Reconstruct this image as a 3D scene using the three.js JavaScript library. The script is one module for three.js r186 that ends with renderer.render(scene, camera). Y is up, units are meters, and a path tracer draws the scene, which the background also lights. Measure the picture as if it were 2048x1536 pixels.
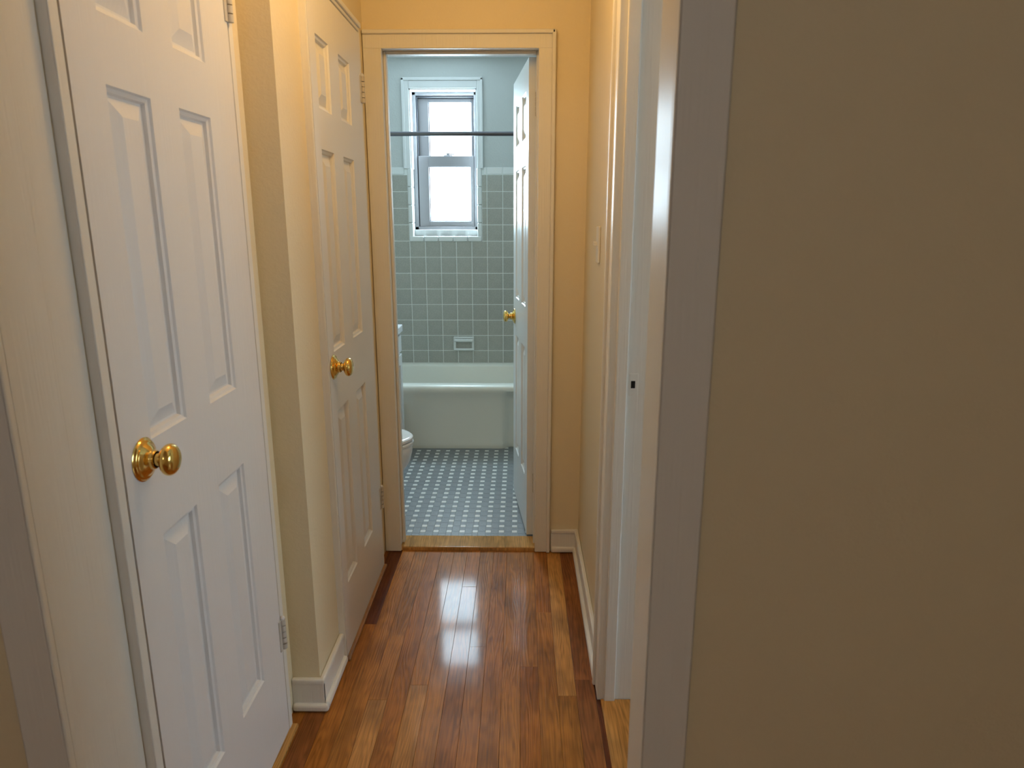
import * as THREE from 'three';
import { RoundedBoxGeometry } from 'three/addons/geometries/RoundedBoxGeometry.js';
import { RectAreaLightUniformsLib } from 'three/addons/lights/RectAreaLightUniformsLib.js';
import { mergeGeometries, toCreasedNormals } from 'three/addons/utils/BufferGeometryUtils.js';

// ---------------------------------------------------------------- camera, sky, exposure
const scene = new THREE.Scene();
const camera = new THREE.PerspectiveCamera(58.27, 2048 / 1536, 0.02, 100);
camera.position.set(0, 1.417, 0);
camera.rotation.order = 'YXZ';
camera.rotation.set(-13.5 * Math.PI / 180, 0.012, 0);
camera.focus = 3.2;
camera.userData.fStop = 7;

scene.background = new THREE.Color().setRGB(0.64, 0.855, 1.0);   // even overcast sky
scene.backgroundIntensity = 7;
RectAreaLightUniformsLib.init();
const DAY = new THREE.Color().setRGB(0.64, 0.855, 1.0);
function daylight(power, w, h, from, to) {   // daylight entering through one window pane
  const l = new THREE.RectAreaLight(DAY, power, w, h);
  l.position.set(...from); l.lookAt(...to); scene.add(l); l.name = 'window_daylight';
}
daylight(46, 0.286, 0.348, [-0.486, 2.009, -5.018], [-0.486, 2.009, 0]);      // bathroom window, upper pane
daylight(46, 0.282, 0.358, [-0.490, 1.580, -4.976], [-0.490, 1.580, 0]);      // bathroom window, lower pane
daylight(3.6, 0.56, 0.84, [3.40, 1.14, -1.61], [0, 1.14, -1.61]);               // side room window panes
daylight(3.6, 0.56, 0.84, [3.40, 1.14, -0.99], [0, 1.14, -0.99]);

const renderer = new THREE.WebGLRenderer({ antialias: true });
renderer.toneMapping = THREE.LinearToneMapping;
renderer.toneMappingExposure = 1.0;
renderer.shadowMap.enabled = true;

// ---------------------------------------------------------------- helpers
let seed = 7;
const rnd = () => { seed = (seed * 1664525 + 1013904223) >>> 0; return seed / 4294967296; };
const range = (a, b) => a + (b - a) * rnd();
const smooth = (a, b, x) => { const t = Math.min(1, Math.max(0, (x - a) / (b - a))); return t * t * (3 - 2 * t); };

function worldUV(g) {                       // uv in metres along the dominant plane of each face
  const p = g.attributes.position, n = g.attributes.normal, uv = new Float32Array(p.count * 2);
  for (let i = 0; i < p.count; i++) {
    const ax = Math.abs(n.getX(i)), ay = Math.abs(n.getY(i)), az = Math.abs(n.getZ(i));
    let u, v;
    if (ay >= ax && ay >= az) { u = p.getX(i); v = p.getZ(i); }
    else if (ax >= az) { u = p.getZ(i); v = p.getY(i); }
    else { u = p.getX(i); v = p.getY(i); }
    uv[2 * i] = u; uv[2 * i + 1] = v;
  }
  g.setAttribute('uv', new THREE.BufferAttribute(uv, 2));
  return g;
}
function bx(x0, x1, y0, y1, z0, z1, r = 0) { // box between bounds, optionally with rounded edges
  const w = Math.abs(x1 - x0), h = Math.abs(y1 - y0), d = Math.abs(z1 - z0);
  let g = r > 0 ? new RoundedBoxGeometry(w, h, d, 2, Math.min(r, w / 2.01, h / 2.01, d / 2.01)) : new THREE.BoxGeometry(w, h, d);
  if (g.index) g = g.toNonIndexed();
  g.translate((x0 + x1) / 2, (y0 + y1) / 2, (z0 + z1) / 2);
  return worldUV(g);
}
function merged(list) {
  const a = list.map((g) => { const q = g.index ? g.toNonIndexed() : g; for (const k of Object.keys(q.attributes)) if (!['position', 'normal', 'uv'].includes(k)) q.deleteAttribute(k); return q; });
  return a.length === 1 ? a[0] : mergeGeometries(a);
}
function obj(name, geoms, material, parent = scene) {
  const m = new THREE.Mesh(merged(Array.isArray(geoms) ? geoms : [geoms]), material);
  m.name = name; m.castShadow = m.receiveShadow = true; parent.add(m);
  return m;
}
function tag(o, label, category, kind, group) {
  o.userData.label = label; o.userData.category = category;
  if (kind) o.userData.kind = kind;
  if (group) o.userData.group = group;
  return o;
}
function group(name, label, category, pos = [0, 0, 0], kind) {
  const g = new THREE.Group(); g.name = name; g.position.set(...pos); scene.add(g);
  return tag(g, label, category, kind);
}
function struct(name, geoms, material, label, category) { return tag(obj(name, geoms, material), label, category, 'structure'); }
const lathe = (pts, seg = 48) => new THREE.LatheGeometry(new THREE.SplineCurve(pts.map(([r, y]) => new THREE.Vector2(r, y))).getPoints(pts.length * 3).map((p) => new THREE.Vector2(Math.max(0, p.x), p.y)), seg);
function loft(rings, closeStart, closeEnd) {  // rings: arrays of Vector3-like with equal length, closed loops
  const n = rings[0].length, pos = [], idx = [];
  for (const r of rings) for (const p of r) pos.push(...p);
  for (let k = 0; k + 1 < rings.length; k++) for (let i = 0; i < n; i++) {
    const a = k * n + i, b = k * n + (i + 1) % n, c = a + n, d = b + n;
    idx.push(a, b, c, b, d, c);
  }
  const cap = (k, flip) => {
    const r = rings[k], c = [0, 1, 2].map((j) => r.reduce((s, p) => s + p[j], 0) / n), ci = pos.length / 3;
    pos.push(...c);
    for (let i = 0; i < n; i++) { const a = k * n + i, b = k * n + (i + 1) % n; if (flip) idx.push(ci, b, a); else idx.push(ci, a, b); }
  };
  if (closeStart) cap(0, true);
  if (closeEnd) cap(rings.length - 1, false);
  let g = new THREE.BufferGeometry();
  g.setAttribute('position', new THREE.Float32BufferAttribute(pos, 3));
  g.setIndex(idx);
  g = toCreasedNormals(g, 0.7);
  return worldUV(g);
}

// ---------------------------------------------------------------- textures
function noiseField(w, h, cells, rows) {     // periodic value noise
  const g = new Float32Array(cells * rows); for (let i = 0; i < g.length; i++) g[i] = rnd();
  return (x, y) => {
    const fx = ((x / w) * cells % cells + cells) % cells, fy = ((y / h) * rows % rows + rows) % rows;
    const x0 = Math.floor(fx), y0 = Math.floor(fy), tx = fx - x0, ty = fy - y0;
    const sx = tx * tx * (3 - 2 * tx), sy = ty * ty * (3 - 2 * ty);
    const at = (a, b) => g[(b % rows) * cells + (a % cells)];
    return (at(x0, y0) * (1 - sx) + at(x0 + 1, y0) * sx) * (1 - sy) + (at(x0, y0 + 1) * (1 - sx) + at(x0 + 1, y0 + 1) * sx) * sy;
  };
}
function tex(w, h, fn, srgb, rx, ry) {
  const d = new Uint8Array(w * h * 4);
  for (let y = 0; y < h; y++) for (let x = 0; x < w; x++) {
    const c = fn(x, y), i = (y * w + x) * 4;
    for (let k = 0; k < 3; k++) d[i + k] = Math.max(0, Math.min(255, Math.round(255 * (Array.isArray(c) ? c[k] : c))));
    d[i + 3] = 255;
  }
  const t = new THREE.DataTexture(d, w, h);
  t.wrapS = t.wrapT = THREE.RepeatWrapping; t.magFilter = THREE.LinearFilter; t.minFilter = THREE.LinearFilter;
  if (srgb) t.colorSpace = THREE.SRGBColorSpace;
  t.repeat.set(rx, ry); t.needsUpdate = true;
  return t;
}
const N = { a: noiseField(512, 1024, 9, 5), b: noiseField(512, 1024, 40, 12), c: noiseField(512, 1024, 170, 22), d: noiseField(512, 1024, 6, 14), e: noiseField(512, 1024, 24, 60) };
const ring = (x, y) => {                     // cathedral grain running along y
  const s = x / 512 * 26 + 5.2 * N.a(x, y) + 1.6 * N.b(x, y);
  return 0.5 + 0.5 * Math.sin(s * Math.PI * 2);
};
const woodMap = tex(512, 1024, (x, y) => {
  const r = Math.pow(ring(x, y), 2), f = N.c(x, y), blot = N.d(x, y), e = N.e(x, y);
  const v = 0.80 + 0.10 * (1 - r) + 0.16 * (f - 0.5) + 0.20 * (blot - 0.5) + 0.08 * (e - 0.5);
  return [v * 1.0, v * 0.97 + 0.01 * r, v * 0.93 + 0.02 * r];
}, true, 1 / 0.42, 1 / 1.6);
const woodBump = tex(512, 1024, (x, y) => 0.5 + 0.34 * (ring(x, y) - 0.5) + 0.20 * (N.c(x, y) - 0.5) + 0.3 * (N.e(x, y) - 0.5), false, 1 / 0.42, 1 / 1.6);
const P = { a: noiseField(512, 512, 64, 64), b: noiseField(512, 512, 170, 170), c: noiseField(512, 512, 12, 12) };
const paintBump = tex(512, 512, (x, y) => 0.45 * P.a(x, y) + 0.35 * P.b(x, y) + 0.2 * P.c(x, y), false, 1 / 0.55, 1 / 0.55);
const brush = { a: noiseField(512, 512, 90, 7), b: noiseField(512, 512, 10, 4) };
const brushBump = tex(512, 512, (x, y) => 0.6 * brush.a(x, y) + 0.4 * brush.b(x, y), false, 1 / 0.3, 1 / 0.6);
const mottle = { a: noiseField(256, 256, 60, 60), b: noiseField(256, 256, 9, 9) };
const tileMap = tex(256, 256, (x, y) => 0.90 + 0.08 * (mottle.a(x, y) - 0.5) + 0.04 * (mottle.b(x, y) - 0.5), true, 1 / 0.21, 1 / 0.21);

// ---------------------------------------------------------------- materials
const lin = (r, g, b) => new THREE.Color().setRGB(r, g, b);
const std = (o) => new THREE.MeshPhysicalMaterial(o);
const M = {
  wall: std({ color: lin(0.81, 0.705, 0.49), roughness: 0.5, bumpMap: paintBump, bumpScale: 0.0006 }),
  trim: std({ color: lin(0.82, 0.80, 0.75), roughness: 0.45, specularIntensity: 0.5, bumpMap: brushBump, bumpScale: 0.0005 }),
  gloss: std({ color: lin(0.80, 0.77, 0.71), roughness: 0.36, specularIntensity: 0.12, bumpMap: brushBump, bumpScale: 0.0003 }),
  door: std({ color: lin(0.82, 0.82, 0.83), roughness: 0.34, bumpMap: brushBump, bumpScale: 0.0003 }),
  bathDoor: std({ color: lin(0.84, 0.86, 0.86), roughness: 0.32, specularIntensity: 0.5, bumpMap: brushBump, bumpScale: 0.0003 }),
  hingePaint: std({ color: lin(0.58, 0.55, 0.50), roughness: 0.45 }),
  ceiling: std({ color: lin(0.87, 0.87, 0.86), roughness: 0.8 }),
  bathWall: std({ color: lin(0.56, 0.585, 0.565), roughness: 0.4, bumpMap: paintBump, bumpScale: 0.001 }),
  winTrim: std({ color: lin(0.78, 0.79, 0.78), roughness: 0.45, specularIntensity: 0.5, bumpMap: brushBump, bumpScale: 0.0006 }),
  brass: std({ color: lin(0.83, 0.56, 0.17), metalness: 1, roughness: 0.14 }),
  chrome: std({ color: lin(0.16, 0.16, 0.18), metalness: 1, roughness: 0.3 }),
  alum: std({ color: lin(0.29, 0.28, 0.29), metalness: 0.35, roughness: 0.45 }),
  dark: std({ color: lin(0.012, 0.011, 0.010), roughness: 0.9 }),
  gasket: std({ color: lin(0.07, 0.07, 0.08), roughness: 0.7 }),
  glass: std({ color: lin(1, 1, 1), roughness: 0, transmission: 1, thickness: 0, ior: 1.45 }),
  floorGrout: std({ color: lin(0.36, 0.385, 0.39), roughness: 0.8 }),
  grout: std({ color: lin(0.83, 0.86, 0.83), roughness: 0.75 }),
  enamel: std({ color: lin(0.76, 0.765, 0.68), roughness: 0.3 }),
  porcelain: std({ color: lin(0.82, 0.83, 0.84), roughness: 0.1 }),
  vanity: std({ color: lin(0.78, 0.79, 0.78), roughness: 0.35 }),
  stone: std({ color: lin(0.84, 0.86, 0.88), roughness: 0.2 }),
  subfloor: std({ color: lin(0.035, 0.018, 0.010), roughness: 0.9 }),
  capTile: std({ color: lin(0.74, 0.77, 0.75), roughness: 0.16 }),
  dot: std({ color: lin(0.76, 0.78, 0.75), roughness: 0.3 }),
  roomFloor: std({ color: lin(0.50, 0.200, 0.040), roughness: 0.3, map: woodMap, bumpMap: woodBump, bumpScale: 0.0004 }),
  saddle: std({ color: lin(0.68, 0.40, 0.14), roughness: 0.12, specularIntensity: 0.5, map: woodMap, bumpMap: woodBump, bumpScale: 0.0003 }),
  strip: std({ color: lin(0.46, 0.23, 0.075), roughness: 0.3, map: woodMap, bumpMap: woodBump, bumpScale: 0.0004 }),
  lampMetal: std({ color: lin(0.75, 0.6, 0.35), metalness: 1, roughness: 0.3 }),
  addedLampGlass: std({ color: lin(0.9, 0.87, 0.80), roughness: 0.5, emissive: lin(0.95, 0.96, 0.98), emissiveIntensity: 1.5 }),  // glowing bowl of the lamp added behind the camera
  lampGlass: std({ color: lin(0.9, 0.85, 0.75), roughness: 0.5, emissive: lin(1, 0.66, 0.30), emissiveIntensity: 3 }),
};
const wood = (r, g, b) => std({ color: lin(r, g, b), roughness: 0.40, map: woodMap, bumpMap: woodBump, bumpScale: 0.0005, specularIntensity: 0.12, clearcoat: 0.17, clearcoatRoughness: 0.085 });
const planks = [wood(0.50, 0.200, 0.040), wood(0.48, 0.188, 0.036), wood(0.51, 0.214, 0.044), wood(0.46, 0.174, 0.032), wood(0.52, 0.222, 0.048)];
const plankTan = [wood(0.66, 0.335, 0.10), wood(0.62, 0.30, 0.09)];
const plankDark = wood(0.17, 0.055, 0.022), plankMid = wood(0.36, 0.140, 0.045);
const wallTile = [[0.495, 0.500, 0.440], [0.480, 0.485, 0.428], [0.510, 0.515, 0.455], [0.486, 0.495, 0.440]].map(([r, g, b]) => std({ color: lin(r, g, b), roughness: 0.3, map: tileMap }));
const floorTile = [[0.250, 0.272, 0.278], [0.238, 0.260, 0.266], [0.262, 0.284, 0.290]].map(([r, g, b]) => std({ color: lin(r, g, b), roughness: 0.42, map: tileMap }));

// ---------------------------------------------------------------- dimensions
const CH = 2.44;                            // ceiling height
const XL1 = -0.668, XL2 = -0.587, XR = 0.255, ZJOG = -1.765, ZEND = -2.77, ZEND2 = -2.89;
const ZF = -0.868, ZF2 = -0.955;            // wall with the doorway that the camera looks through
const BX0 = -1.22, BX1 = 0.30, ZB = -4.87;  // bathroom

// ---------------------------------------------------------------- shell
struct('wall_left', [
  bx(-0.82, XL1, 0, CH, -1.05, ZF2), bx(-0.82, XL1, 2.06, CH, -1.68, -1.05), bx(-0.82, XL1, 0, CH, ZJOG, -1.68),
  bx(-0.95, -0.82, 0, CH, ZEND, ZF2),
  bx(-0.82, XL2, 0, CH, -1.992, ZJOG, 0), bx(-0.82, XL2, 2.06, CH, -2.612, -1.992), bx(-0.82, XL2, 0, CH, ZEND, -2.612),
], M.wall, 'cream yellow hallway wall holding two white closet doors, stepping out between them', 'wall');
struct('wall_right', [
  bx(XR, 0.375, 0, CH, ZEND, -1.83), bx(XR, 0.375, 2.06, CH, -1.83, ZF2), bx(XR, 0.375, 0, 2.06, -1.0, ZF2),
], M.wall, 'cream hallway wall with the open doorway and the light switch', 'wall');
struct('wall_end', [
  bx(-0.95, -0.541, 0, CH, ZEND2, ZEND), bx(0.09, 3.5, 0, CH, ZEND2, ZEND), bx(-0.541, 0.09, 2.052, CH, ZEND2, ZEND), bx(-1.34, -0.95, 0, CH, ZEND2, ZEND),
], M.wall, 'golden cream wall around the bathroom doorway', 'wall');
struct('wall_front', [
  bx(-2.8, -0.684, 0, CH, ZF2, ZF), bx(0.198, 1.10, 0, CH, ZF2, ZF), bx(-0.684, 0.198, 2.06, CH, ZF2, ZF),
], M.wall, 'dim brownish wall beside the glossy doorway jamb', 'wall');
struct('wall_bath_left', bx(-1.34, BX0, 0, CH, -5.09, ZEND2), M.bathWall, 'pale blue bathroom wall behind the toilet and vanity', 'wall');
struct('wall_bath_right', bx(BX1, 0.42, 0, CH, -5.09, ZEND2), M.bathWall, 'pale blue bathroom wall behind the open bathroom door', 'wall');
const WO = { x0: -0.742, x1: -0.292, y0: 1.30, y1: 2.252 };   // window opening
const bathBack = struct('wall_bath_back', [
  bx(BX0, WO.x0, 0, CH, -5.09, ZB), bx(WO.x1, BX1, 0, CH, -5.09, ZB), bx(WO.x0, WO.x1, 0, WO.y0, -5.09, ZB), bx(WO.x0, WO.x1, WO.y1, CH, -5.09, ZB),
], M.bathWall, 'pale blue bathroom wall with grey green square tiles around the window', 'wall');
struct('ceiling', [bx(-2.8, 3.5, CH, CH + 0.1, -2.89, 3.3), bx(-1.34, 0.42, CH, CH + 0.1, -5.09, -2.89)], M.ceiling, 'white ceiling above hallway, rooms and bathroom', 'ceiling');
struct('wall_back', [bx(-2.8, 1.1, 0, CH, 3.2, 3.3), bx(-2.8, -2.7, 0, CH, ZF, 3.2), bx(1.0, 1.1, 0, CH, ZF, 3.2)], M.wall, 'cream walls of the room in front of the hallway doorway', 'wall');
struct('wall_side_room', [
  bx(3.3, 3.5, 0, 0.68, ZEND, 0.5), bx(3.3, 3.5, 1.60, CH, ZEND, 0.5), bx(3.3, 3.5, 0.68, 1.60, ZEND, -1.93), bx(3.3, 3.5, 0.68, 1.60, -0.67, 0.5),
  bx(0.40, 1.20, 0, CH, ZF2 - 0.02, ZF2), bx(1.10, 1.20, 0, CH, ZF2, 0.5), bx(1.10, 3.5, 0, CH, 0.5, 0.6),
], M.ceiling, 'white wall with a window in the daylit side room', 'wall');

// floors
const floor = struct('floor', [bx(-0.95, 0.40, -0.06, -0.016, ZEND2, ZF2)], M.subfloor, 'glossy reddish brown narrow plank hallway floor', 'floor');
struct('floor_room', [bx(-2.8, 1.1, -0.06, 0, ZF2, 3.3)], M.roomFloor, 'brown wooden floor of the room in front of the hallway', 'floor');
struct('floor_side_room', [bx(0.375, 3.5, -0.06, 0, ZEND, ZF2), bx(1.1, 3.5, -0.06, 0, ZF2, 0.6)], M.roomFloor, 'reddish brown wooden floor of the side room', 'floor');

// hallway planks: each one a mesh of its own, running along the hall
{
  const W = 0.0575, x0 = -0.687, gap = 0.0003;
  for (let i = 0; i < 17; i++) {
    const a = x0 + i * W;
    if (a > XR) break;
    const fixed = { 2: [-2.2], 4: [-1.80], 6: [-1.87], 14: [-1.825] }[i];
    const cuts = [ZF2];
    if (fixed) cuts.push(...fixed);
    else { let z = ZF2 - range(0, 0.5); while (z > ZEND + 0.2) { z -= range(0.8, 1.9); if (z > ZEND + 0.15) cuts.push(z); } }
    cuts.push(ZEND - 0.005);
    for (let k = 0; k + 1 < cuts.length; k++) {
      let m = planks[Math.floor(rnd() * planks.length)];
      if (i === 4 || i === 6) m = k === 0 ? plankTan[1] : planks[4];
      if (i === 14) m = k === 0 ? planks[2] : plankTan[0];
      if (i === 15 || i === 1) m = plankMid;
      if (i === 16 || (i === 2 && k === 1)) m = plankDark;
      const lift = range(-0.0003, 0.0003);
      const g = bx(a + gap, Math.min(a + W - gap, XR + 0.02), -0.0155, lift, cuts[k + 1] + 0.0002, cuts[k] - 0.0002, 0.0005);
      const du = rnd(), dv = rnd() * 2, uv = g.attributes.uv;
      for (let q = 0; q < uv.count; q++) uv.setXY(q, uv.getX(q) + du, uv.getY(q) + dv);
      obj('plank', g, m, floor);
    }
  }
}

// bathroom floor: white dots and grey tiles in strips
{
  const bf = struct('floor_bathroom', [bx(BX0, BX1, -0.06, -0.0022, ZB, ZEND2 + 0.03)], M.floorGrout, 'blue grey mosaic bathroom floor with small white squares', 'floor');
  const px = 0.061, pz = 0.0572, d = 0.026, gr = 0.0013, xs = -0.512, zs = -2.903;
  const dotG = bx(-d / 2 + gr, d / 2 - gr, -0.004, 0, -d / 2 + gr, d / 2 - gr);
  const wideG = bx(-(px - d) / 2 + gr / 2, (px - d) / 2 - gr / 2, -0.004, -0.0002, -pz / 2 + gr / 2, pz / 2 - gr / 2);
  const smallRest = [], wideRest = [], dotRest = [];
  for (let i = -11; i <= 13; i++) for (let k = 0; k <= 22; k++) {
    const x = xs + i * px, z = zs - k * pz;
    if (x < BX0 + 0.03 || x > BX1 - 0.05 || z < -4.17) continue;
    const seen = x > -0.53 - k * 0.011 && x < 0.09 && k <= 22;
    if (seen) { const m = obj('white_tile', dotG, M.dot, bf); m.position.set(x, 0, z); } else dotRest.push(dotG.clone().translate(x, 0, z));
    const wx = x + px / 2, wz = z - pz * (i % 2 ? 0.5 : 0.1);
    if (seen) { const m = obj('grey_tile', wideG, floorTile[Math.floor(rnd() * 3)], bf); m.position.set(wx, 0, wz); } else wideRest.push(wideG.clone().translate(wx, 0, wz));
    smallRest.push(bx(x - d / 2 + gr / 2, x + d / 2 - gr / 2, -0.004, -0.0002, z - pz + d / 2, z - d / 2));
  }
  obj('small_grey_tiles', smallRest, floorTile[0], bf).userData.kind = 'stuff';
  obj('outer_grey_tiles', wideRest, floorTile[1], bf).userData.kind = 'stuff';
  obj('outer_white_tiles', dotRest, M.dot, bf).userData.kind = 'stuff';
}

// ---------------------------------------------------------------- trims, baseboards, thresholds
function baseboard(name, runs, label) {      // runs: [axis, fixed face, from, to, direction the face points]
  const g = group(name, label, 'baseboard', [0, 0, 0], 'structure');
  for (const [ax, at, a, b0, s, ext = 0] of runs) {
    const put = (n, t, y0, y1, r) => { const b = b0 + ext * t; return ax === 'x' ? obj(n, bx(at, at + s * t, y0, y1, a, b, r), M.trim, g) : obj(n, bx(a, b, y0, y1, at, at + s * t, r), M.trim, g); };
    put('board', 0.013, 0.002, 0.092, 0.002); put('cap_moulding', 0.017, 0.088, 0.106, 0.006); put('shoe_moulding', 0.026, 0.002, 0.026, 0.009);
  }
  return g;
}
baseboard('baseboard_left', [['z', ZJOG, XL1, XL2, 1, 1], ['x', XL2, -1.985, ZJOG, 1, 0.9]], 'white baseboard wrapping the wall step between the two closet doors');
baseboard('baseboard_right', [['x', XR, ZEND, -1.892, -1]], 'white baseboard along the wall under the light switch');
baseboard('baseboard_end', [['z', ZEND, 0.135, XR - 0.004, 1]], 'short white baseboard to the side of the bathroom door casing');

// trim around closet doors: narrow strip standing proud of the wall
function closetTrim(name, xw, xf, z0, z1, top, w, label) {
  const g = group(name, label, 'door trim', [0, 0, 0], 'structure');
  obj('side_trim', bx(xw - 0.03, xf, 0.002, top + w, z0 - w, z0, 0.003), M.trim, g);
  obj('side_trim', bx(xw - 0.03, xf, 0.002, top + w, z1, z1 + w, 0.003), M.trim, g);
  obj('head_trim', bx(xw - 0.03, xf, top, top + w, z1 + w, z0 - w, 0.003), M.trim, g);
  obj('head_backband', bx(xw, xf + 0.006, top + w, top + w + 0.018, z1, z0, 0.004), M.trim, g);
}
closetTrim('trim_1', XL1, -0.650, -1.033, -1.690, 2.045, 0.024, 'narrow white trim around the closet door facing the open doorway');
closetTrim('trim_2', XL2, -0.567, -1.984, -2.632, 2.052, 0.012, 'narrow white trim around the closet door beside the bathroom');

// bathroom door casing, jamb and stops
{
  const g = group('trim_3', 'white casing and jamb around the bathroom doorway', 'door casing', [0, 0, 0], 'structure');
  const f = ZEND + 0.016, x0 = -0.521, x1 = 0.070, top = 2.031, w = 0.060;
  const xl = XL2 + 0.002;
  obj('side_casing', [bx(xl, x0 + 0.004, 0.002, top - 0.002, ZEND, f, 0.003)], M.trim, g);
  obj('side_casing', [bx(x1 - 0.004, x1 + w - 0.014, 0.002, top - 0.002, ZEND, f, 0.003), bx(x1 + w - 0.015, x1 + w, 0.002, top + w, ZEND, f + 0.009, 0.004)], M.trim, g);
  obj('head_casing', [bx(xl, x1 + w - 0.014, top - 0.004, top + w - 0.014, ZEND, f, 0.003), bx(xl, x1 + w - 0.002, top + w - 0.015, top + w, ZEND, f + 0.009, 0.004)], M.trim, g);
  obj('jamb', bx(x0 - 0.02, x0, 0.01, top + 0.02, ZEND2 - 0.004, ZEND + 0.004, 0.002), M.trim, g);
  obj('jamb', bx(x1, x1 + 0.02, 0.01, top + 0.02, ZEND2 - 0.004, ZEND + 0.004, 0.002), M.trim, g);
  obj('head_jamb', bx(x0, x1, top, top + 0.02, ZEND2 - 0.004, ZEND + 0.004, 0.002), M.trim, g);
  obj('door_stop', bx(x0, x0 + 0.011, 0.012, top, -2.845, -2.812, 0.003), M.trim, g);
  obj('door_stop', bx(x1 - 0.011, x1, 0.012, top, -2.845, -2.812, 0.003), M.trim, g);
  obj('door_stop', bx(x0 + 0.011, x1 - 0.011, top - 0.011, top, -2.845, -2.812, 0.003), M.trim, g);
}
// right doorway into the side room: far jamb, stop, strike hole, casing on the hall side
{
  const g = group('trim_4', 'white daylit jamb and casing of the open side room doorway, with a dark strike hole', 'door casing', [0, 0, 0], 'structure');
  const z = -1.81, top = 2.04;
  obj('side_casing', [bx(0.236, XR, 0.002, top + 0.06, z - 0.062, z - 0.001, 0.003), bx(0.228, XR, 0.002, top + 0.06, z - 0.076, z - 0.062, 0.004)], M.gloss, g);
  obj('head_casing', bx(0.236, XR, top, top + 0.062, z, -0.99, 0.003), M.trim, g);
  obj('side_casing', bx(0.236, XR, 0.002, top, -1.03, -0.97, 0.003), M.trim, g);
  obj('jamb', bx(0.2365, 0.386, -0.012, top + 0.02, z - 0.02, z, 0.002), M.trim, g);
  obj('jamb', bx(0.236, 0.386, 0.002, top + 0.02, -1.0, -0.98, 0.002), M.trim, g);
  obj('head_jamb', bx(0.236, 0.386, top, top + 0.02, z, -1.0, 0.002), M.trim, g);
  obj('door_stop', bx(0.255, 0.288, 0.002, top, z, z + 0.012, 0.004), M.trim, g);
  obj('door_stop', bx(0.255, 0.288, top - 0.012, top, z + 0.012, -1.0, 0.004), M.trim, g);
  const sp = obj('strike_plate', bx(0.294, 0.318, 0.952, 1.012, z - 0.002, z + 0.0012, 0.001), M.trim, g);
  obj('strike_hole', bx(0.299, 0.310, 0.972, 0.992, z, z + 0.0022), M.dark, sp);
}
// doorway the camera looks through
{
  const g = group('trim_5', 'glossy painted jamb and casing of the doorway framing the hallway', 'door casing', [0, 0, 0], 'structure');
  const top = 2.04, w = 0.065;
  obj('jamb', bx(-0.684, -0.664, 0.002, top + 0.02, ZF2 - 0.002, ZF + 0.004, 0.001), M.trim, g);
  obj('jamb', bx(0.178, 0.198, 0.002, top + 0.02, ZF2 - 0.002, ZF + 0.004, 0.001), M.gloss, g);
  obj('head_jamb', bx(-0.664, 0.178, top, top + 0.02, ZF2 - 0.002, ZF + 0.018, 0.003), M.trim, g);
  obj('side_casing', bx(-0.664 - w, -0.6635, 0.002, top + w, ZF + 0.002, ZF + 0.018, 0.005), M.trim, g);
  obj('side_casing', bx(0.1775, 0.178 + w, 0.002, top + w, ZF + 0.002, ZF + 0.018, 0.005), M.trim, g);
  obj('head_casing', bx(-0.6635, 0.1775, top + 0.001, top + w, ZF + 0.002, ZF + 0.018, 0.005), M.trim, g);
  obj('side_casing', bx(-0.69, -0.6655, 0.002, top + w, -1.030, ZF2 - 0.002, 0.003), M.trim, g);
  obj('side_casing', bx(0.190, XR - 0.001, 0.002, top + w, ZF2 - 0.012, ZF2, 0.003), M.trim, g);
}
// wooden thresholds
tag(obj('bathroom_threshold', bx(-0.535, 0.083, -0.014, 0.016, -2.885, -2.768, 0.006), M.saddle), 'polished light wood threshold in the bathroom doorway', 'threshold', 'structure');
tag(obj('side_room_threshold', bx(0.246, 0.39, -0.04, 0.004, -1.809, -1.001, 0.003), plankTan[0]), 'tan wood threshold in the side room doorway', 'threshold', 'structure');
tag(obj('closet_threshold', bx(-0.70, -0.633, -0.012, 0.009, -1.690, -1.034, 0.004), M.saddle), 'light wood strip under the closet door facing the side room doorway', 'threshold', 'structure');
tag(obj('closet_threshold_001', bx(-0.62, -0.556, -0.012, 0.008, -2.632, -1.985, 0.004), M.strip), 'brown wood strip under the closet door beside the bathroom', 'threshold', 'structure');

// ---------------------------------------------------------------- six panel doors
function panelGeo(x0, x1, y0, y1, zf, s) {    // raised panel in a rectangular opening, front face z = zf, s = +1 / -1 side
  const steps = [[0, 0], [0.003, -0.0045], [0.009, -0.0065], [0.012, -0.013], [0.016, -0.013], [0.043, -0.003], [0.045, -0.003]];
  const rings = steps.map(([i, d]) => {
    const r = [[x0 + i, y0 + i, zf + s * d], [x1 - i, y0 + i, zf + s * d], [x1 - i, y1 - i, zf + s * d], [x0 + i, y1 - i, zf + s * d]];
    return s > 0 ? r : r.reverse();
  });
  const pos = [], quad = (a, b, c, d) => pos.push(...a, ...b, ...c, ...a, ...c, ...d);
  for (let k = 0; k + 1 < rings.length; k++) for (let i = 0; i < 4; i++) { const j = (i + 1) % 4; quad(rings[k][i], rings[k][j], rings[k + 1][j], rings[k + 1][i]); }
  const l = rings[rings.length - 1]; quad(l[0], l[1], l[2], l[3]);
  const g = new THREE.BufferGeometry();
  g.setAttribute('position', new THREE.Float32BufferAttribute(pos, 3)); g.computeVertexNormals();
  return worldUV(g);
}
const roseG = lathe([[0, 0.0005], [0.036, 0.0005], [0.0365, 0.002], [0.0345, 0.005], [0.031, 0.0065], [0.029, 0.0075], [0.024, 0.0115], [0.019, 0.0145], [0.0165, 0.0165], [0.0165, 0.021], [0.0145, 0.023]]);
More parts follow.
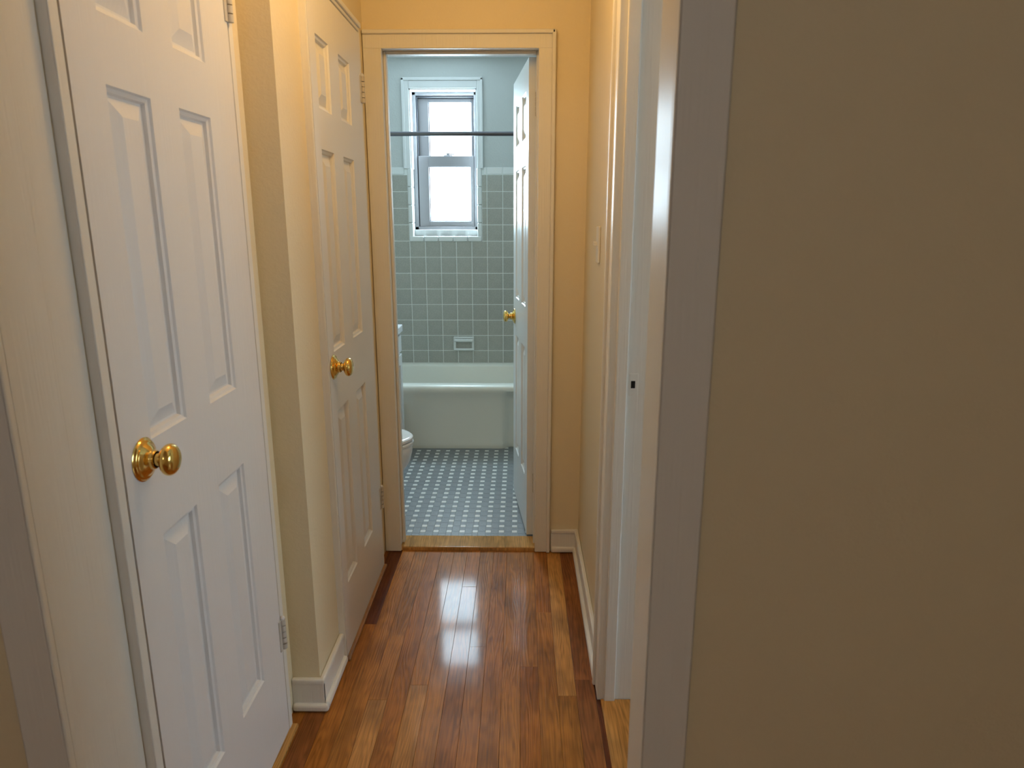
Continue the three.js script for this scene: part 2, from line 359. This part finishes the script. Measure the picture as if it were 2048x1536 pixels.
const knobG = lathe(([[0.0120, 0.020], [0.0115, 0.030], [0.0110, 0.034], [0.0135, 0.036], [0.0190, 0.0385], [0.0235, 0.042], [0.0262, 0.0455], [0.0275, 0.049], [0.0280, 0.0525], [0.0275, 0.056], [0.0258, 0.060], [0.0225, 0.064], [0.0175, 0.067], [0.0105, 0.069], [0.0040, 0.0697], [0, 0.0698]]).map(([q, y]) => [q, 0.020 + (y - 0.020) * 0.78]));
function makeDoor(name, label, pos, turn, { w, h, t = 0.035, cols, rows, knob, hinges, mat, both }) {
  const g = group(name, label, 'door', pos, 'structure'); g.rotation.y = turn;
  const xs = [0, cols[0][0], cols[0][1], cols[1][0], cols[1][1], w];
  const frame = [];
  for (const i of [0, 2, 4]) frame.push(bx(xs[i], xs[i + 1], 0, h, -t, 0));
  const ys = [0, ...rows.flat(), h];
  for (const c of cols) for (let k = 0; k < ys.length; k += 2) frame.push(bx(c[0], c[1], ys[k], ys[k + 1], -t, 0));
  obj('door_frame', frame, mat, g);
  for (const c of cols) for (const r of rows) {
    obj('panel', [panelGeo(c[0], c[1], r[0], r[1], 0, 1), panelGeo(c[0], c[1], r[0], r[1], -t, -1)], mat, g);
  }
  for (const s of both ? [1, -1] : [1]) {
    const k = obj('door_knob', knobG.clone().rotateX(Math.PI / 2), M.brass, g); k.userData.label = 'polished brass door knob';
    k.position.set(knob[0], knob[1], s > 0 ? 0 : -t); if (s < 0) k.rotation.y = Math.PI;
    obj('rose', roseG.clone().rotateX(Math.PI / 2), M.brass, k);
  }
  if (hinges) for (const [hx, hy, hz] of hinges) {
    const hg = obj('hinge', bx(hx - 0.020, hx - 0.004, hy - 0.045, hy + 0.045, hz - 0.006, hz - 0.002, 0.001), M.hingePaint, g);
    for (let k = 0; k < 5; k++) { const c = new THREE.CylinderGeometry(0.0075, 0.0075, 0.0155, 14); c.translate(hx, hy - 0.036 + 0.018 * k, hz); obj('knuckle', c, M.hingePaint, hg); }
    obj('pin', new THREE.SphereGeometry(0.0066, 12, 8).translate(hx, hy + 0.048, hz), mat, hg);
  }
  return g;
}
const rowsA = [[0.258, 0.846], [1.027, 1.610], [1.716, 1.895]];
// closet doors: local x runs along -z, front faces the hall
makeDoor('door_1', 'white six panel closet door facing the open side room doorway', [-0.650, 0.012, -1.0605], Math.PI / 2,
  { w: 0.600, h: 2.028, cols: [[0.090, 0.224], [0.328, 0.465]], rows: rowsA, knob: [0.060, 1.000], hinges: [[0.606, 0.300, 0.005], [0.606, 1.872, 0.005]], mat: M.door });
makeDoor('door_2', 'white six panel closet door right beside the bathroom doorway', [-0.567, 0.010, -1.998], Math.PI / 2,
  { w: 0.618, h: 2.035, cols: [[0.060, 0.196], [0.308, 0.450]], rows: [[0.235, 0.826], [1.012, 1.600], [1.710, 1.904]], knob: [0.046, 0.968], hinges: [[0.622, 0.300, 0.005], [0.622, 1.852, 0.005]], mat: M.door });
makeDoor('door_3', 'white six panel bathroom door standing open against the tub side', [0.066, 0.020, -2.890], 96.6 * Math.PI / 180,
  { w: 0.560, h: 2.005, cols: [[0.085, 0.225], [0.325, 0.465]], rows: rowsA, knob: [0.500, 0.930], hinges: [[0.0, 0.25, -0.002], [0.0, 1.834, -0.002]], mat: M.bathDoor, both: true });

// light switch on the right wall
{
  const s = group('light_switch', 'cream light switch plate on the hallway wall above the baseboard', 'light switch', [XR, 1.335, -2.275]);
  obj('switch_plate', bx(-0.007, 0, -0.058, 0.058, -0.036, 0.036, 0.003), M.trim, s);
  obj('toggle', bx(-0.020, -0.006, -0.004, 0.010, -0.005, 0.005, 0.002), M.trim, s);
}

// ---------------------------------------------------------------- bathroom wall tiles
{
  const pitchX = 0.1075, rowH = 0.110, y0 = 0.386, x0 = -0.444 - 7 * pitchX, g2 = 0.002;
  const wx0 = -0.768, wx1 = -0.264, wy = 1.266;
  const cache = new Map();
  const tileG = (w, h) => { const k = w.toFixed(4) + h.toFixed(4); if (!cache.has(k)) cache.set(k, bx(-w / 2, w / 2, -h / 2, h / 2, 0, 0.0075, 0.0016)); return cache.get(k); };
  obj('grout_bed', [bx(BX0, wx0, y0 - 0.01, 1.752, ZB, ZB + 0.0058), bx(wx1, BX1, y0 - 0.01, 1.752, ZB, ZB + 0.0058), bx(wx0, wx1, y0 - 0.01, wy, ZB, ZB + 0.0058)], M.grout, bathBack);
  const put = (xa, xb, ya, yb) => {
    if (xb - xa < 0.012) return;
    const m = obj('wall_tile', tileG(xb - xa - 2 * g2, yb - ya - 2 * g2), wallTile[Math.floor(rnd() * 4)], bathBack);
    m.position.set((xa + xb) / 2, (ya + yb) / 2, ZB);
  };
  for (let r = 0; r < 12; r++) for (let c = 0; c < 15; c++) {
    const xa = Math.max(BX0, x0 + c * pitchX), xb = Math.min(BX1, x0 + (c + 1) * pitchX), ya = y0 + r * rowH, yb = ya + rowH;
    if (xb <= xa) continue;
    if (ya < wy - 0.02) { put(xa, xb, ya, yb); continue; }
    if (xa < wx0) put(xa, Math.min(xb, wx0), ya, yb);
    if (xb > wx1) put(Math.max(xa, wx1), xb, ya, yb);
  }
  for (let c = 0; c < 15; c++) {              // pale cap row
    const xa = Math.max(BX0, x0 + c * pitchX), xb = Math.min(BX1, x0 + (c + 1) * pitchX);
    for (const [a, b] of [[xa, Math.min(xb, wx0 - 0.02)], [Math.max(xa, wx1 + 0.012), xb]]) if (b - a > 0.015) {
      obj('cap_tile', bx(a + 0.001, b - 0.001, 1.708, 1.755, ZB, ZB + 0.009, 0.004), M.capTile, bathBack);
    }
  }
}

// ---------------------------------------------------------------- bathroom window
{
  const w = group('window_1', 'narrow aluminium double hung bathroom window glowing with daylight', 'window', [0, 0, 0], 'structure');
  const zf = ZB;
  // painted casing above the tiles
  const cs = (n, a) => obj(n, a, M.winTrim, w);
  cs('side_casing', [bx(-0.790, WO.x0, 1.745, 2.318, zf, zf + 0.012, 0.004), bx(-0.790, -0.772, 1.745, 2.318, zf, zf + 0.020, 0.004)]);
  cs('side_casing', [bx(WO.x1, -0.252, 1.745, 2.318, zf, zf + 0.012, 0.004), bx(-0.268, -0.252, 1.745, 2.318, zf, zf + 0.020, 0.004)]);
  cs('head_casing', [bx(WO.x0, WO.x1, WO.y1, 2.300, zf, zf + 0.012, 0.004), bx(-0.790, -0.252, 2.300, 2.320, zf, zf + 0.020, 0.004)]);
  // tiled reveal edges below
  for (let k = 0; k < 4; k++) {
    const y = 1.268 + k * 0.12;
    obj('edge_tile', bx(-0.768, WO.x0 + 0.004, y + 0.001, y + 0.119, zf - 0.09, zf + 0.012, 0.008), M.capTile, w);
    obj('edge_tile', bx(WO.x1 - 0.004, -0.264, y + 0.001, y + 0.119, zf - 0.09, zf + 0.012, 0.008), M.capTile, w);
  }
  for (let k = 0; k < 5; k++) {
    const a = -0.768 + k * 0.1008;
    const s = obj('sill_tile', bx(a + 0.001, a + 0.0998, 1.262, 1.300, zf - 0.09, zf + 0.014, 0.009), M.capTile, w);
    s.userData.label = 'pale glazed sill tile';
  }
  obj('reveal', [bx(WO.x0, WO.x0 + 0.008, 1.745, WO.y1, zf - 0.09, zf + 0.004), bx(WO.x1 - 0.008, WO.x1, 1.745, WO.y1, zf - 0.09, zf + 0.004), bx(WO.x0, WO.x1, WO.y1 - 0.008, WO.y1, zf - 0.09, zf + 0.004)], M.winTrim, w);
  // frame
  const zo = -5.05, zi = -4.955, fx0 = -0.738, fx1 = -0.300, fy0 = 1.300, fy1 = 2.250;
  obj('inner_stool', bx(fx0, fx1, fy0, 1.342, zo, zi + 0.03, 0.004), M.winTrim, w);
  obj('frame', [bx(fx0, -0.712, fy0, fy1, zo, zi, 0.002), bx(-0.318, fx1, fy0, fy1, zo, zi, 0.002), bx(fx0, fx1, 2.225, fy1, zo, zi, 0.002), bx(fx0, fx1, 1.340, 1.362, zo, zi, 0.002)], M.alum, w);
  obj('track_gasket', [bx(-0.713, -0.705, 1.36, 2.226, zo, zi - 0.015), bx(-0.322, -0.317, 1.36, 2.226, zo, zi - 0.015), bx(-0.712, -0.318, 2.216, 2.226, zo, zi - 0.02)], M.gasket, w);
  const sash = (x0, x1, y0, y1, z0, z1, gl) => {
    const s = obj('sash', [bx(x0, gl[0], y0, y1, z0, z1, 0.003), bx(gl[1], x1, y0, y1, z0, z1, 0.003), bx(gl[0], gl[1], y0, gl[2], z0, z1, 0.003), bx(gl[0], gl[1], gl[3], y1, z0, z1, 0.003)], M.alum, w);
    const zc = (z0 + z1) / 2;
    obj('pane', bx(gl[0], gl[1], gl[2], gl[3], zc - 0.002, zc + 0.002), M.glass, s);
    obj('bead', [bx(gl[0], gl[0] + 0.005, gl[2], gl[3], zc, z1 - 0.006), bx(gl[0], gl[1], gl[2], gl[2] + 0.005, zc, z1 - 0.006)], M.gasket, s);
    return s;
  };
  sash(-0.705, -0.320, 1.790, 2.214, -5.040, -5.008, [-0.632, -0.340, 1.832, 2.186]);
  const low = sash(-0.706, -0.322, 1.362, 1.836, -4.998, -4.966, [-0.634, -0.346, 1.398, 1.762]);
  const lk = obj('sash_lock', [bx(-0.530, -0.470, 1.836, 1.842, -4.995, -4.970, 0.002), bx(-0.512, -0.490, 1.842, 1.856, -4.992, -4.974, 0.004), bx(-0.500, -0.455, 1.846, 1.853, -4.986, -4.978, 0.002)], M.alum, low);
  lk.userData.label = 'small metal sash lock';
}
// window of the side room (lets its daylight in)
{
  const w = group('window_2', 'white framed side room window', 'window', [0, 0, 0], 'structure');
  const x0 = 3.38, x1 = 3.44;
  obj('frame', [bx(x0, x1, 0.68, 0.72, -1.93, -0.67), bx(x0, x1, 1.56, 1.60, -1.93, -0.67), bx(x0, x1, 0.72, 1.56, -1.93, -1.89), bx(x0, x1, 0.72, 1.56, -0.71, -0.67), bx(x0, x1, 0.72, 1.56, -1.33, -1.27)], M.trim, w);
  obj('pane', bx(3.408, 3.412, 0.72, 1.56, -1.89, -1.33), M.glass, w);
  obj('pane', bx(3.408, 3.412, 0.72, 1.56, -1.27, -0.71), M.glass, w);
}

// ---------------------------------------------------------------- bathtub
{
  const t = group('bathtub', 'pale enamel bathtub with a smooth apron below the tiled wall', 'bathtub', [0, 0, 0]);
  const x0 = BX0 + 0.002, x1 = BX1 - 0.002, z0 = ZB + 0.008, z1 = -4.197;
  const rect = (ix, iz0, iz1, y, r, bulge) => {  // rounded rectangle ring, densely sampled
    const a = x0 + ix, b = x1 - ix, c = z0 + iz0, d = z1 - iz1, pts = [];
    const rr = Math.max(0.002, r), per = 10;
    const corner = (cx, cz, s) => { for (let k = 0; k <= per; k++) { const th = s + (Math.PI / 2) * k / per; pts.push([cx + rr * Math.cos(th), y, cz + rr * Math.sin(th)]); } };
    const line = (p, q) => { const side = Math.abs(q[0] - p[0]) > 0.5 ? 90 : 16; for (let k = 1; k < side; k++) pts.push([p[0] + (q[0] - p[0]) * k / side, y, p[1] + (q[1] - p[1]) * k / side]); };
    corner(b - rr, d - rr, 0); line([b - rr, d], [a + rr, d]);
    corner(a + rr, d - rr, Math.PI / 2); line([a, d - rr], [a, c + rr]);
    corner(a + rr, c + rr, Math.PI); line([a + rr, c], [b - rr, c]);
    corner(b - rr, c + rr, Math.PI * 1.5); line([b, c + rr], [b, d - rr]);
    if (bulge) for (const p of pts) if (p[2] > (c + d) / 2) p[2] += bulge[1] + (bulge[0] - bulge[1]) * (1 - smooth(-0.115, -0.06, p[0]));
    return pts.reverse();
  };
  const outer = [[0.000, [0.050, 0.010], 0.004], [0.030, [0.050, 0.010], 0.004], [0.048, [0.040, 0.004], 0.004], [0.30, [0.038, 0.002], 0.004], [0.335, [0.042, 0.010], 0.004], [0.360, [0.050, 0.040], 0.004]];
  const rings = outer.map(([y, bl, r]) => rect(0, 0, 0, y, r, bl));
  for (const [y, o] of [[0.374, 0.054], [0.388, 0.053], [0.400, 0.046], [0.406, 0.035], [0.408, 0.020]]) rings.push(rect(0, 0, 0, y, 0.004, [o, o]));
  const shell = obj('shell', loft(rings, false, false), M.enamel, t);
  const inner = [rect(0, 0, 0, 0.408, 0.004, [0.020, 0.020]), rect(0.05, 0.035, 0.03, 0.4065, 0.10), rect(0.062, 0.046, 0.060, 0.400, 0.11), rect(0.072, 0.054, 0.068, 0.385, 0.12), rect(0.11, 0.075, 0.085, 0.20, 0.13), rect(0.17, 0.11, 0.12, 0.09, 0.13), rect(0.24, 0.17, 0.17, 0.065, 0.12)];
  obj('basin', loft(inner, false, true), M.enamel, t);
  obj('back_ledge', bx(x0, x1, 0.36, 0.392, z0, z0 + 0.03, 0.006), M.enamel, t);
}
// shower curtain rod
{
  const r = group('shower_rod', 'dark metal shower curtain rod spanning above the bathtub', 'curtain rod', [0, 1.893, -4.2]);
  obj('rod', new THREE.CylinderGeometry(0.0125, 0.0125, BX1 - BX0 - 0.004, 20).rotateZ(Math.PI / 2).translate((BX0 + BX1) / 2, 0, 0), M.chrome, r);
  obj('flange', new THREE.CylinderGeometry(0.032, 0.036, 0.018, 24).rotateZ(Math.PI / 2).translate(BX0 + 0.010, 0, 0), M.chrome, r);
  obj('flange', new THREE.CylinderGeometry(0.032, 0.036, 0.018, 24).rotateZ(Math.PI / 2).translate(BX1 - 0.010, 0, 0), M.chrome, r);
}
// soap dish set in the tiles
{
  const s = group('soap_dish', 'pale ceramic soap dish set into the grey wall tiles', 'soap dish', [-0.402, 0.498, ZB + 0.006]);
  obj('frame', [bx(-0.074, -0.056, 0, 0.098, 0, 0.016, 0.006), bx(0.056, 0.074, 0, 0.098, 0, 0.016, 0.006), bx(-0.074, 0.074, 0, 0.016, 0, 0.020, 0.007), bx(-0.074, 0.074, 0.084, 0.100, 0, 0.016, 0.006)], M.capTile, s);
  obj('grip_bar', new THREE.CapsuleGeometry(0.011, 0.118, 6, 14).rotateZ(Math.PI / 2).translate(0, 0.074, 0.022), M.capTile, s);
  obj('tray', bx(-0.058, 0.058, 0.012, 0.088, 0, 0.004, 0), wallTile[1], s);
}

// ---------------------------------------------------------------- toilet
{
  const t = group('toilet', 'white toilet with its lid down beside the vanity', 'toilet', [BX0, 0, -3.095]);
  const egg = (cx, hl, hw, y, back = 1) => { const r = []; for (let k = 0; k < 48; k++) { const a = k / 48 * Math.PI * 2, c = Math.cos(a), s = Math.sin(a); r.push([cx + (c > 0 ? hl : hl * back) * c, y, -hw * s * (1 - 0.10 * c)]); } return r; };
  obj('bowl', loft([egg(0.40, 0.20, 0.115, 0), egg(0.40, 0.20, 0.115, 0.03), egg(0.40, 0.185, 0.100, 0.06), egg(0.41, 0.185, 0.100, 0.14), egg(0.435, 0.215, 0.130, 0.22), egg(0.455, 0.245, 0.168, 0.30), egg(0.460, 0.250, 0.180, 0.345), egg(0.460, 0.252, 0.182, 0.372), egg(0.460, 0.246, 0.178, 0.380)], true, true), M.porcelain, t);
  const disc = (n, y0, y1, e) => obj(n, loft([egg(0.462, 0.250 + e, 0.180 + e, y0), egg(0.462, 0.255 + e, 0.185 + e, y0 + 0.004), egg(0.462, 0.255 + e, 0.185 + e, y1 - 0.006), egg(0.462, 0.249 + e, 0.179 + e, y1 - 0.001), egg(0.462, 0.236 + e, 0.166 + e, y1)], true, true), M.porcelain, t);
  disc('seat', 0.382, 0.400, 0.000); disc('lid', 0.402, 0.422, -0.002);
  for (const s of [-1, 1]) obj('lid_hinge', bx(0.205, 0.235, 0.38, 0.425, s * 0.07 - 0.02, s * 0.07 + 0.02, 0.008), M.porcelain, t);
  obj('foot', bx(0.02, 0.32, 0, 0.36, -0.10, 0.10, 0.03), M.porcelain, t);
  const tank = obj('tank', bx(0.012, 0.195, 0.36, 0.70, -0.185, 0.185, 0.025), M.porcelain, t);
  obj('flush_lever', bx(0.195, 0.212, 0.62, 0.635, 0.10, 0.16, 0.004), M.chrome, tank);
  obj('tank_lid', bx(0.006, 0.205, 0.70, 0.735, -0.195, 0.195, 0.012), M.porcelain, t);
}
// ---------------------------------------------------------------- vanity
{
  const v = group('bathroom_vanity', 'white vanity cabinet with a pale countertop between toilet and bathtub', 'vanity', [BX0 + 0.002, 0, -3.80]);
  const D = 0.485, h = 0.30;
  obj('body', [bx(0, D, 0.09, 0.755, -h + 0.01, h - 0.01, 0.002), bx(0, D - 0.06, 0, 0.09, -h + 0.01, h - 0.01)], M.vanity, v);
  obj('countertop', bx(0, D + 0.026, 0.757, 0.800, -h, h, 0.006), M.stone, v);
  for (const s of [-1, 1]) {
    const a = s < 0 ? -h + 0.015 : 0.003, b = s < 0 ? -0.003 : h - 0.015;
    const d = obj('cabinet_door', [bx(D, D + 0.018, 0.10, 0.16, a, b, 0.002), bx(D, D + 0.018, 0.565, 0.625, a, b, 0.002), bx(D, D + 0.018, 0.16, 0.565, a, a + 0.055, 0.002), bx(D, D + 0.018, 0.16, 0.565, b - 0.055, b, 0.002), bx(D, D + 0.008, 0.15, 0.575, a + 0.05, b - 0.05)], M.vanity, v);
    obj('handle', bx(D + 0.018, D + 0.036, 0.50, 0.58, s * 0.030 - 0.005, s * 0.030 + 0.005, 0.004), M.chrome, d);
  }
  obj('drawer_front', bx(D, D + 0.018, 0.64, 0.742, -h + 0.015, h - 0.015, 0.003), M.vanity, v);
  obj('sink_basin', lathe([[0.0, 0.7995], [0.05, 0.800], [0.15, 0.8015], [0.17, 0.806], [0.178, 0.804], [0.18, 0.8002]], 36).scale(1, 1, 1.15).translate(0.25, 0, 0), M.porcelain, v);
  const fa = obj('faucet', [bx(0.05, 0.09, 0.80, 0.815, -0.08, 0.08, 0.005), new THREE.TubeGeometry(new THREE.CatmullRomCurve3([new THREE.Vector3(0.07, 0.81, 0), new THREE.Vector3(0.07, 0.87, 0), new THREE.Vector3(0.12, 0.90, 0), new THREE.Vector3(0.17, 0.87, 0)]), 20, 0.011, 12)], M.chrome, v);
  fa.userData.label = 'metal faucet';
}

// ---------------------------------------------------------------- ceiling lamps (above the frame): warm one in the hall, weaker one added out of view to brighten the front wall
function ceilingLamp(name, label, pos, glassMat, color, power) {
  const l = group(name, label, 'lamp', pos);
  obj('canopy', lathe([[0, 0], [0.13, 0], [0.135, -0.012], [0.125, -0.022], [0, -0.022]]), M.lampMetal, l);
  obj('glass_bowl', lathe([[0.118, -0.022], [0.122, -0.045], [0.108, -0.075], [0.078, -0.100], [0.040, -0.113], [0, -0.117]]), glassMat, l);
  obj('finial', new THREE.SphereGeometry(0.011, 16, 12).translate(0, -0.124, 0), M.lampMetal, l);
  const p = new THREE.PointLight(color, power, 0, 2);
  p.position.set(0, -0.20, 0); p.castShadow = true; p.shadow.radius = 4; l.add(p);
}
ceilingLamp('ceiling_lamp', 'flush ceiling lamp giving warm light to the hallway', [-0.18, CH, -1.72], M.lampGlass, lin(1, 0.60, 0.21), 0.68);
ceilingLamp('ceiling_lamp_001', 'added unseen ceiling lamp that brightens the wall around the hallway doorway', [-0.4, CH, 1.5], M.addedLampGlass, lin(0.95, 0.96, 0.98), 1.05);

renderer.render(scene, camera);
